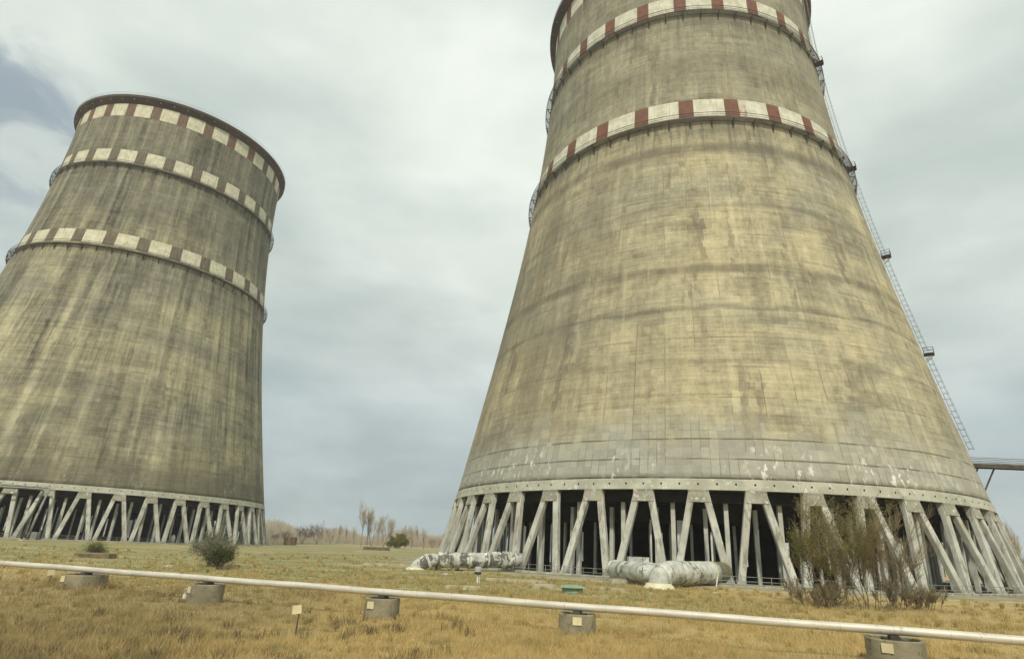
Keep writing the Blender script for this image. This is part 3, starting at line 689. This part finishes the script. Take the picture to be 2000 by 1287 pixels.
b = MB(); cc = c0+ax*12+Vector((0, 0, 2.75)); b.tube([cc+Vector((0, 0, -.3)), cc+Vector((0, 0, .1))], [.9, .6], 16); b.box((cc.x+1.6, cc.y+.8, 2.75), (1.2, 1.2, .4), .5); b.build('hatch', M['wrapB'], o)
tag(o, 'peeling black and white water main bending into the ground left of the near tower', 'pipe')

o = empty('water_main', (0, 0, 0)); J = at(1292, 1149); J = Vector((J.x, J.y+1.2, 0))
E1 = at(1425, 1143); e1 = Vector((E1.x-J.x, E1.y-J.y, 0)).normalized(); zc = 1.62
E2 = at(1215, 1136); e2 = Vector((E2.x-J.x, E2.y-J.y, 0)).normalized(); l2 = (Vector((E2.x, E2.y, 0))-J).length
def fine(P_, R_, k=6): return [P_[i].lerp(P_[i+1], j/k) for i in range(len(P_)-1) for j in range(k)]+[P_[-1]], [R_[i]+(R_[i+1]-R_[i])*j/k for i in range(len(R_)-1) for j in range(k)]+[R_[-1]]
b = MB(); b.tube(*fine([J+Vector((0, 0, -1.5)), J+Vector((0, 0, -.2)), J+Vector((0, 0, .5))+e1*.1, J+Vector((0, 0, 1.15))+e1*.5, J+Vector((0, 0, zc-.1))+e1*1.5, J+e1*3+Vector((0, 0, zc)), J+e1*6+Vector((0, 0, zc)), J+e1*13.2+Vector((0, 0, zc))], [1.18, 1.18, 1.22, 1.30, 1.32, 1.34, 1.34, 1.34]), 40); b.crumple(.09)
b.build('pipe', M['wrapB'], o, smooth=True)
b = MB(); b.tube(*fine([J+e1*1.6+Vector((0, 0, 1.5)), J+e2*3+Vector((0, 0, 1.5)), J+e2*(l2-.5)+Vector((0, 0, 1.45))], [1.12]*3, 12), 36); b.crumple(.08); b.build('branch', M['wrapB'], o, smooth=True)
b = MB(); b.tube([J+e2*(l2-.5)+Vector((0, 0, 1.45)), J+e2*(l2+2.4)+Vector((0, 0, 1.45))], 1.18, 28); b.build('end_cap', M['wrapB'], o)
b = MB(); b.tube([J+e1*11.7+Vector((0, 0, zc)), J+e1*11.95+Vector((0, 0, zc))], 1.41, 32); b.build('wrap_band', M['cream'], o)
b = MB(); b.tube([J+e1*13.2+Vector((0, 0, zc)), J+e1*16.0+Vector((0, 0, zc))], 1.37, 32); b.build('end_collar', M['collar'], o)
b = MB(); b.revolve([(.001, .55), (1.35, .5), (1.75, .1), (1.9, -.3)], 28); f = b.build('footing', M['cream'], o); f.location = J
b = MB(); cc = J+e2*(l2*.75)+Vector((0, 0, 2.75)); b.box(tuple(cc+Vector((1.2, 1.2, 0))), (2.6, 1.4, .8), math.atan2(e2.y, e2.x)+1.3); b.build('hatch', M['wrapB'], o)
b = MB(); b.bar(J+e1*12.0+Vector((.9, -.9, 1.4)), J+e1*11.2+Vector((.9, -1.2, 0)), .12, .12); b.build('prop', M['whitepaint'], o)
tag(o, 'pale wrapped water main with branch and elbow before the near tower legs', 'pipe')
# concrete plinth next to it
p = at(1245, 1139); o = empty('plinth', (p.x, p.y, 0), .25); b = MB(); b.box((0, 0, .2), (7.5, 1.6, .5)); b.build('base', M['beam'], o); b = MB(); b.box((0, 0, .5), (7.1, 1.3, .1)); b.build('top', M['block'], o); tag(o, 'low flat concrete plinth beneath the pale water main branch', 'plinth')

# ------------------------------------------------------------------ riser pipes of the olive tower
o = empty('riser_pipes', TLl)
def Lp(r, deg, z): return polar(r, R(deg), z)
for k, (dr_, dz) in enumerate(((0, 0), (.9, -.7))):
    b = MB(); pts = [Lp(58.4+dr_, d, 13.0+dz) for d in np.linspace(-84, -63.5-k*.8, 14)] + [Lp(58.8+dr_, -63.0-k*.8, 12.6+dz), Lp(60.8+dr_, -63.4-k*.8, 6), Lp(61.6+dr_, -63.8-k*.8, -.2)]
    b.tube(pts, .27 if k == 0 else .2, 10); b.build('pipe', M['steel_pale'] if k == 0 else M['steel'], o, smooth=True)
b = MB()
for z in (3.5, 8.5): b.bar(Lp(60.0, -63.9, z), Lp(62.5, -64.1, z), .15, .15)
b.box(tuple(Lp(61.5, -62.6, 1.0)), (1.2, 1.2, 1.9), .4); b.build('valve_box', M['steel_pale'], o)
tag(o, 'pair of steel pipes bent down between the leftmost legs of the olive tower', 'pipes')

# ------------------------------------------------------------------ access bridge at the right
d = ray(1906, 908); t = 104.5; BP = Vector((d.x*t, d.y*t, d.z*t+CAM_H)); zb = BP.z
o = empty('access_bridge', (BP.x, BP.y, 0)); X1 = 52; dirb = Vector((1, -.02, 0)).normalized(); sd_ = Vector((-dirb.y, dirb.x, 0))
bp = lambda x, s, z: dirb*x+sd_*s+Vector((0, 0, zb+z))
b = MB(); b.bar(bp(-2, 0, 0), bp(X1, 0, 0), 1.6, .16, sd_)
for s in (-.75, .75): b.bar(bp(-2, s, -.3), bp(X1, s, -.3), .18, .42, sd_)
b.build('deck', M['steel'], o)
b = MB()
for s in (-.8, .8):
    for z in (.6, 1.2): b.tube([bp(-1.5, s, z), bp(X1, s, z)], .045, 5)
    for x in np.arange(-1.4, X1, 2.2): b.bar(bp(x, s, 0), bp(x, s, 1.2), .07, .07)
b.build('railing', M['steel'], o)
b = MB(); b.bar(bp(3.2, 0, -.4), bp(.6, 0, -4.6), .22, .2, sd_); b.bar(bp(.3, 0, -.4), bp(-.9, 0, -2.6), .2, .2, sd_)
b.build('strut', M['steel'], o)
b = MB(); b.tube([bp(-1.2, .3, .25), bp(5, .3, .35), bp(X1, .3, .35)], .14, 8); b.build('pipe', M['steel_pale'], o)
b = MB()
for x in (24, 50):
    for s in (-1, 1): b.bar(bp(x, s*1.4, -zb-.2), bp(x, s*.7, -.3), .3, .3, sd_)
    for z in (-4, -10, -16): b.bar(bp(x, -1.4, z), bp(x, 1.4, z+2), .14, .14)
b.build('trestle', M['steel'], o)
tag(o, 'steel catwalk with handrails reaching right from the near tower flank', 'catwalk')

# ------------------------------------------------------------------ vegetation
def branch(segs, p, d, L, r, depth, q, spread, up_, kids, nseg=4, droop=0):
    pts = [p.copy()]; dd = d.normalized()
    for i in range(nseg):
        dd = (dd+Vector((q.gauss(0, 1), q.gauss(0, 1), q.gauss(0, .7)))*.13+Vector((0, 0, up_))).normalized()
        pts.append(pts[-1]+dd*(L/nseg))
    segs.append((pts, [r*(1-.6*i/nseg) for i in range(nseg+1)], depth))
    if depth <= 0: return
    for k in range(kids):
        f = q.uniform(.3, 1.0); i = min(int(f*nseg), nseg-1); b0 = pts[i].lerp(pts[i+1], f*nseg-i)
        a = q.uniform(0, 6.28); side = dd.orthogonal().normalized(); side.rotate(Matrix.Rotation(a, 3, dd))
        branch(segs, b0, dd+side*spread*q.uniform(.6, 1.2), L*q.uniform(.42, .68), r*.5*(1-.4*f), depth-1, q, spread, up_, kids, max(2, nseg-1))
def leaf_cloud(segs, q, per, size, spreadr, mind=0):
    b = MB()
    from mathutils import noise as mn
    for pts, rr, dp in segs:
        if dp > mind or mn.noise(pts[-1]*.9) < -.12: continue
        for _ in range(per):
            i = q.randrange(len(pts)-1); c = pts[i].lerp(pts[i+1], q.random())+Vector((q.gauss(0, spreadr), q.gauss(0, spreadr), q.gauss(0, spreadr)))
            u = Vector((q.gauss(0, 1), q.gauss(0, 1), q.gauss(0, 1))).normalized()*size*q.uniform(.6, 1.3); v = u.orthogonal().normalized(); v.rotate(Matrix.Rotation(q.uniform(0, 6.28), 3, u.normalized())); v *= size*.45
            b.add([c-u, c+v, c+u, c-v], [(0, 1, 2, 3)])
    return b
def leafmat(name, c1, c2):
    g = G(name); v = g.pos(); ri = g.n('ShaderNodeNewGeometry').outputs['Random Per Island']
    c = g.mix(g.mr(ri, 0, 1, 0, 1, False), c1, c2); return g.out(c, .8, trans=.35)
M['bark'] = mottled('grey_bark', (.20, .165, .12), (.12, .10, .075), 2, .95)
M['barkfar'] = mottled('far_bark', (.24, .20, .16), (.17, .145, .12), .5, .95)
M['twig'] = mottled('brown_twig', (.27, .215, .13), (.185, .15, .09), .5, .95)
M['twigred'] = mottled('reddish_twig', (.42, .32, .25), (.34, .27, .21), .3, .95)
M['twigfar'] = mottled('pale_twig', (.50, .44, .34), (.40, .35, .27), .3, .95)  # paled so the colour itself carries some distance haze
M['leafdk'] = leafmat('dark_leaf', (.065, .085, .03), (.12, .13, .05))
M['leafol'] = leafmat('spring_leaf', (.15, .155, .035), (.25, .245, .07))
M['leafgr'] = leafmat('silver_leaf', (.20, .22, .13), (.34, .35, .24))
def tubes(segs, cond, sides, scale=1.0, minr=.0):
    b = MB()
    for pts, rr, dp in segs:
        if cond(dp): b.tube(pts, [max(r*scale, minr) for r in rr], sides, cap=False)
    return b

# distant bare trees: a few shapes, copied
def bare_tree(seed, H, kind):
    q = random.Random(seed); o = empty('bare_tree', (0, 0, 0)); segs = []
    if kind == 'poplar':
        branch(segs, Vector((0, 0, -.3)), Vector((0, 0, 1)), H*.8, .20, 3, q, .32, .24, 9, 7)
    elif kind == 'fork':
        for s in (-1, 1): branch(segs, Vector((0, 0, -.3)), Vector((.25*s, 0, 1)), H*.66, .19, 3, q, .5, .14, 7, 6)
    else:
        for k in range(7): branch(segs, Vector((q.uniform(-.6, .6), q.uniform(-.6, .6), -.3)), Vector((q.uniform(-.7, .7), q.uniform(-.7, .7), 1)), H*.55, .11, 3, q, .75, .07, 6, 4)
    top = max(s[2] for s in segs)
    tubes(segs, lambda d: d >= 2, 5).build('trunk', M['barkfar'], o)
    tubes(segs, lambda d: d < 2, 3, minr=.022).build('crown', M['twigred'] if kind == 'bush' else M['twigfar'], o)
    return o
protos = {}
spots = [  # pixel x, base y, distance, height, kind, words
 (535, 1053, 420, 9, 'bush', 'low pinkish bare thicket just right of the olive tower'),
 (556, 1053, 380, 11, 'bush', 'bare rounded thicket behind the rusty drum'),
 (590, 1056, 360, 17, 'bush', 'rounded reddish bare tree, left one of the reddish pair'),
 (618, 1057, 350, 18, 'bush', 'rounded reddish bare tree, right one of the reddish pair'),
 (644, 1058, 370, 12, 'fork', 'small forked bare tree right of the reddish pair'),
 (660, 1058, 400, 14, 'poplar', 'slim bare poplar at the left end of the low row'),
 (676, 1059, 430, 11, 'poplar', 'short bare poplar in the low row between towers'),
 (690, 1059, 420, 14, 'fork', 'forked bare tree in the low row before the tall poplars'),
 (705, 1060, 340, 23, 'poplar', 'tall bare poplar with dark stem, leftmost of the tall group'),
 (717, 1060, 350, 24, 'poplar', 'tallest bare poplar in the middle of the tall group'),
 (725, 1060, 350, 23, 'fork', 'tall bare tree with thick grey stem right of the tallest poplar'),
 (737, 1061, 380, 15, 'poplar', 'lower bare poplar between the two tall groups'),
 (749, 1061, 330, 20, 'fork', 'tall forked bare tree left of the dark green tree'),
 (762, 1062, 350, 18, 'poplar', 'bare poplar rising just behind the dark green tree'),
 (792, 1063, 330, 15, 'fork', 'forked pale bare tree right of the dark green tree'),
 (804, 1063, 350, 15, 'fork', 'forked bare tree with dark limbs second right of the green tree'),
 (815, 1064, 380, 13, 'poplar', 'slight bare poplar near the peeling water main'),
 (828, 1064, 320, 13, 'fork', 'leaning bare tree above the peeling water main'),
 (845, 1065, 400, 12, 'bush', 'faint bare thicket left of the near tower legs'),
 (862, 1066, 420, 11, 'bush', 'faint bare thicket touching the near tower legs'),
 (1958, 1109, 300, 19, 'poplar', 'hazy bare poplar glimpsed behind the rightmost legs'),
 (1975, 1110, 290, 21, 'fork', 'hazy forked bare tree right of the near tower'),
 (1990, 1110, 300, 20, 'poplar', 'hazy bare poplar at the right edge of the view'),
 (2010, 1110, 310, 18, 'bush', 'hazy bare thicket cut by the right edge of the view'),
]
for i, (px, py, D, H, kind, words) in enumerate(spots):
    H *= .68
    d = ray(px, 1062); f = D/math.hypot(d.x, d.y); x, y = d.x*f, d.y*f
    key = (kind, i % 2)
    if key not in protos:
        protos[key] = (bare_tree(11+i, 15.0, kind), 15.0); o = protos[key][0]; o.location = (x, y, 0); o.rotation_euler = (0, 0, rnd.uniform(0, 6.28)); s = H/15.0; o.scale = (s, s, s)
    else: o = dup_tree(protos[key][0], (x, y, 0), rnd.uniform(0, 6.28), H/15.0)
    tag(o, words, 'tree', 'bare trees on the horizon')
# the wood behind them
def far_wood():
    b = MB(); q = random.Random(77)
    for k in range(14000):
        px = q.choice((q.uniform(505, 900), q.uniform(505, 900), q.uniform(1900, 2060))); D = q.uniform(430, 620)
        d = ray(px, 1062); f = D/math.hypot(d.x, d.y); x, y = d.x*f, d.y*f
        h = (7+2.5*math.sin(px*.05)+2*math.sin(px*.013+2))*q.uniform(.5, 1.2)+2
        b.bar((x, y, 0), (x+q.uniform(-2, 2), y+q.uniform(-1, 1), h), .11, .08)
        for _ in range(2):
            zz = h*q.uniform(.3, .9); b.bar((x, y, zz), (x+q.uniform(-2, 2), y+q.uniform(-1, 1), zz+q.uniform(.5, 3)), .07, .06)
    o = b.build('far_wood', M['twigfar']); tag(o, 'pale leafless wood along the horizon', kind='stuff')
far_wood()
# dark green tree
d = ray(776, 1062); f = 320/math.hypot(d.x, d.y); q = random.Random(17); o = empty('green_tree', (d.x*f, d.y*f, 0)); segs = []
for k in range(9): branch(segs, Vector((q.uniform(-1, 1), 0, -.2)), Vector((q.uniform(-.8, .8), q.uniform(-.6, .6), q.uniform(.5, 1))), 4.6, .16, 3, q, .8, .05, 6, 4)
tubes(segs, lambda d: d >= 2, 5).build('trunk', M['barkfar'], o); leaf_cloud(segs, q, 10, .28, .35, 1).build('crown', M['leafol'], o)  # lighter leaf colour on the crown stands in for haze
tag(o, 'rounded dark green tree among the bare trees between the towers', 'tree')

# shrub in the middle left
def shrub(px, py, H, seed, leaf, per, label, n=9, name='leafy_shrub', cat='shrub', size=.09, sp=.16, lean=.7, mind=1):
    q = random.Random(seed); p = at(px, py); o = empty(name, (p.x, p.y, gz(p.x, p.y)-.05)); segs = []
    for k in range(n): branch(segs, Vector((q.uniform(-.5, .5), q.uniform(-.4, .4), -.1)), Vector((q.uniform(-lean, lean), q.uniform(-lean, lean), 1)), H*.62, .05, 3, q, .6, .08, 5, 4)
    tubes(segs, lambda d: True, 4, minr=.010).build('stems', M['bark'], o)
    if per: leaf_cloud(segs, q, per, size, sp, mind).build('foliage', leaf, o)
    return tag(o, label, cat)
shrub(412, 1106, 3.9, 3, M['leafgr'], 2, 'grey green bushy shrub in front of the olive tower legs, behind the long pipe', 15, size=.085, sp=.42, lean=1.15)
shrub(425, 1111, 2.4, 31, M['leafdk'], 5, 'darker low shrub at the foot of the grey green one', 8, size=.09, sp=.3)
shrub(185, 1078, 1.35, 8, M['leafol'], 3, 'low yellow green sapling tuft before the olive tower legs', 16, size=.09, sp=.5, lean=1.8)
# big bush right: leafing part and bare part
def big_bush(px, py, H, seed, n, rx, label, leafy, dirx=0, name='bare_shrub', d0=3):
    q = random.Random(seed); p = at(px, py); o = empty(name, (p.x, p.y, gz(p.x, p.y)-.05)); segs = []
    for k in range(n):
        x = q.uniform(-rx, rx); branch(segs, Vector((x*.55, q.uniform(-1, 1), -.1)), Vector((x/rx*.42+dirx+q.gauss(0, .12), q.gauss(0, .22), 1)), H*q.uniform(.45, .80), q.uniform(.022, .045), d0, q, .42, .07, 6, 6)
    tubes(segs, lambda d: d >= 2, 5).build('stems', M['bark'], o)
    tubes(segs, lambda d: d < 2, 3, minr=.008).build('twigs', M['twig'], o)
    if leafy: leaf_cloud([s for s in segs if max(p_.z for p_ in s[0]) > H*.32 and q.random() < .75], q, leafy, .075, .22, 1).build('foliage', M['leafol'], o)
    return tag(o, label, 'shrub')
big_bush(1632, 1186, 7.9, 21, 12, 2.6, 'tall shrub breaking into olive leaf before the near tower legs', 7, -.10, 'leafing_shrub')
big_bush(1712, 1190, 7.0, 22, 17, 3.2, 'tall bare brown many stemmed shrub before the near tower, right of the leafing one', 0, .08)
big_bush(1600, 1186, 2.0, 23, 30, 3.4, 'low bare thorny shrub at the left foot of the tall shrubs', 0, -.1)
big_bush(1780, 1188, 2.1, 24, 32, 4.0, 'low bare shrub sprawling at the right foot of the tall shrubs', 0, .25)

# ------------------------------------------------------------------ grass
def grass(name, n, dmin, dmax, h0, h1, mat, label, keep, wk=1.0, seed=1, clump=0):
    q = np.random.default_rng(seed)
    u = q.random(n); dd = 1/(1/dmin + u*(1/dmax-1/dmin))             # denser near the camera
    az = q.uniform(R(-50), R(47), n); x = dd*np.sin(az); y = dd*np.cos(az)
    if clump:
        nc = n//clump; ix = q.integers(0, nc, n); sg = q.uniform(.08, .22, nc)[ix]; x = x[ix]+q.normal(0, 1, n)*sg; y = y[ix]+q.normal(0, 1, n)*sg; dd = np.hypot(x, y)
    tu = np.sin(x*.8+1)*np.cos(y*.7)+np.sin(x*.31+y*.27)+.8*np.sin(x*1.9-y*1.3)+q.normal(0, .5, n)
    k = keep(x, y, tu); x, y, tu, dd = x[k], y[k], tu[k], dd[k]; n = len(x)
    hh = (h0+(h1-h0)*np.clip(.5+.22*tu, 0, 1))*q.uniform(.5, 1.2, n); wd = .006*wk*(.6+dd/22)
    z = np.array([gz(a, b_) for a, b_ in zip(x, y)])
    fa = q.uniform(0, np.pi, n); la = q.uniform(0, 2*np.pi, n); le = hh*q.uniform(.15, .75, n)
    cx, cy = np.cos(fa)*wd, np.sin(fa)*wd; tx, ty = np.cos(la)*le, np.sin(la)*le
    V = np.empty((n, 5, 3))
    V[:, 0] = np.stack([x-cx, y-cy, z-.02], 1); V[:, 1] = np.stack([x+cx, y+cy, z-.02], 1)
    V[:, 2] = np.stack([x+cx*.8+tx*.35, y+cy*.8+ty*.35, z+hh*.6], 1); V[:, 3] = np.stack([x-cx*.8+tx*.35, y-cy*.8+ty*.35, z+hh*.6], 1)
    V[:, 4] = np.stack([x+tx, y+ty, z+hh], 1)
    me = bpy.data.meshes.new(name); me.vertices.add(n*5); me.vertices.foreach_set('co', V.ravel())
    idx = (np.arange(n)*5)[:, None]+np.array([0, 1, 2, 3, 3, 2, 4]); me.loops.add(n*7); me.loops.foreach_set('vertex_index', idx.ravel().astype(np.int32))
    st = (np.arange(n)*7)[:, None]+np.array([0, 4]); me.polygons.add(n*2); me.polygons.foreach_set('loop_start', st.ravel().astype(np.int32)); me.polygons.foreach_set('loop_total', np.tile([4, 3], n).astype(np.int32))
    me.update(calc_edges=True); me.validate()
    # field-like normals: blades shade as the sward does
    o = link(name, me, mat); tag(o, label, kind='stuff'); return o
def grass_mat(name, c1, c2, c3):
    g = G(name); v = g.pos(); x, y, z = g.sep(v); ri = g.n('ShaderNodeNewGeometry').outputs['Random Per Island']
    c = g.mix(g.mr(ri, 0, 1, 0, 1, False), c1, c2)
    c = g.mix(g.mr(g.noise(g.comb(g.mth('MULTIPLY', x, .5), y, 0.0), .35, 5, .65), .48, .66, 0, .75), c, c3)
    dk = g.mth('MULTIPLY', g.mr(g.mth('ADD', x, g.mth('MULTIPLY', g.noise(v, .3, 5, .65), 14.0)), 0.0, -9.0), g.mr(y, 60.0, 36.0))
    c = g.mix(g.mth('MULTIPLY', dk, .5), c, (.24, .19, .105))
    return g.out(c, .9, trans=.45)
M['gold'] = grass_mat('dry_blades', (.66, .50, .225), (.55, .41, .18), (.42, .325, .15))
M['olive'] = grass_mat('olive_blades', (.36, .33, .145), (.23, .235, .09), (.48, .40, .20))
M['tuss'] = grass_mat('tussock_blades', (.68, .54, .26), (.50, .39, .175), (.36, .31, .13))
M['weed'] = grass_mat('weed_stalks', (.20, .155, .09), (.12, .095, .055), (.26, .2, .11))
far_ok = lambda x, y: (np.hypot(x-38.6, y-139.2) > 66.5) & (np.hypot(x+152.8, y-210.6) > 63)
grass('dry_grass', 190000, 15, 75, .10, .34, M['gold'], 'dry golden grass of the near field', lambda x, y, t: far_ok(x, y) & ((y+.25*x < 48+5*t) | (x > 14)), 1.0, 1)
grass('green_grass', 90000, 38, 150, .08, .30, M['olive'], 'olive green grass of the field behind the pipe', lambda x, y, t: far_ok(x, y) & (y+.25*x > 42+5*t) & (x < 20) & (np.sin(x*.13+y*.31)+.5*np.sin(x*.37-y*.09)+.3*t < .9), 1.2, 2)
grass('tussocks', 110000, 15, 90, .14, .42, M['tuss'], 'rough straw and olive tussocks standing over the field', lambda x, y, t: far_ok(x, y), 1.1, 4, 45)
grass('green_tussocks', 50000, 45, 150, .2, .55, M['tuss'], 'straw tussocks in the olive field', lambda x, y, t: far_ok(x, y), 1.3, 5, 40)
grass('dark_weeds', 26000, 15, 36, .2, .6, M['weed'], 'dark dead weed stalks at the near left', lambda x, y, t: far_ok(x, y) & (x < -5+4*np.tanh(t)), .8, 6, 30)
grass('weeds', 9000, 17, 60, .35, .75, M['gold'], 'taller dead weeds scattered in the near grass', lambda x, y, t: far_ok(x, y) & (t > 1.3), 1.1, 3)

# stones scattered on the field
M['stone'] = mottled('pale_stone', (.52, .47, .35), (.38, .34, .25), 2, .9)
sb = MB(); q = random.Random(9)
import bmesh
def rock_mesh(seed):
    q = random.Random(seed); bm = bmesh.new(); bmesh.ops.create_icosphere(bm, subdivisions=2, radius=.5)
    for v in bm.verts: v.co *= 1+q.uniform(-.16, .16); v.co.z *= .5; v.co.x *= 1.4
    me = bpy.data.meshes.new('stone'); bm.to_mesh(me); bm.free(); me.materials.append(M['stone']); return me
rocks = [rock_mesh(s) for s in range(4)]
for i, (px, py, s, words) in enumerate(((330, 1107, .7, 'pale stone in the grass behind the pipe, left of the shrub'), (42, 1056, 1.2, 'pale rock at the foot of the farthest left legs'), (702, 1078, 1.0, 'whitish stone in the olive field before the dark mound'), (1395, 1158, .5, 'small stone at the paving edge below the water main'), (1270, 1160, .4, 'small stone left below the cream elbow footing'), (870, 1122, .8, 'pale stone just below the peeling water main'), (560, 1090, .9, 'flat stone in the olive field right of the shrub'), (1010, 1156, .5, 'stone lying in the grass left of the green hatch'), (905, 1153, .6, 'sandy stone below the grey valve head'))):
    p = at(px, py); o = bpy.data.objects.new('stone', rocks[i % 4]); col.objects.link(o); o.location = (p.x, p.y, gz(p.x, p.y)+.05*s); o.scale = (s, s, s); o.rotation_euler.z = i*1.1
    tag(o, words, 'stone', 'stones scattered over the field')

# ------------------------------------------------------------------ haze
b = MB(); b.box((0, 0, 83), (2900, 2900, 170)); hz = b.build('haze', [])
hm = bpy.data.materials.new('thin_haze'); hm.use_nodes = True; hm.node_tree.nodes.clear()
pv = N(hm.node_tree, 'ShaderNodeVolumePrincipled', inp={'Color': (.96, .97, .975, 1), 'Density': .00028, 'Anisotropy': .2}); ho = N(hm.node_tree, 'ShaderNodeOutputMaterial'); hm.node_tree.links.new(pv.outputs[0], ho.inputs['Volume'])
hz.data.materials.append(hm); tag(hz, 'thin pale haze over the whole field', kind='stuff')
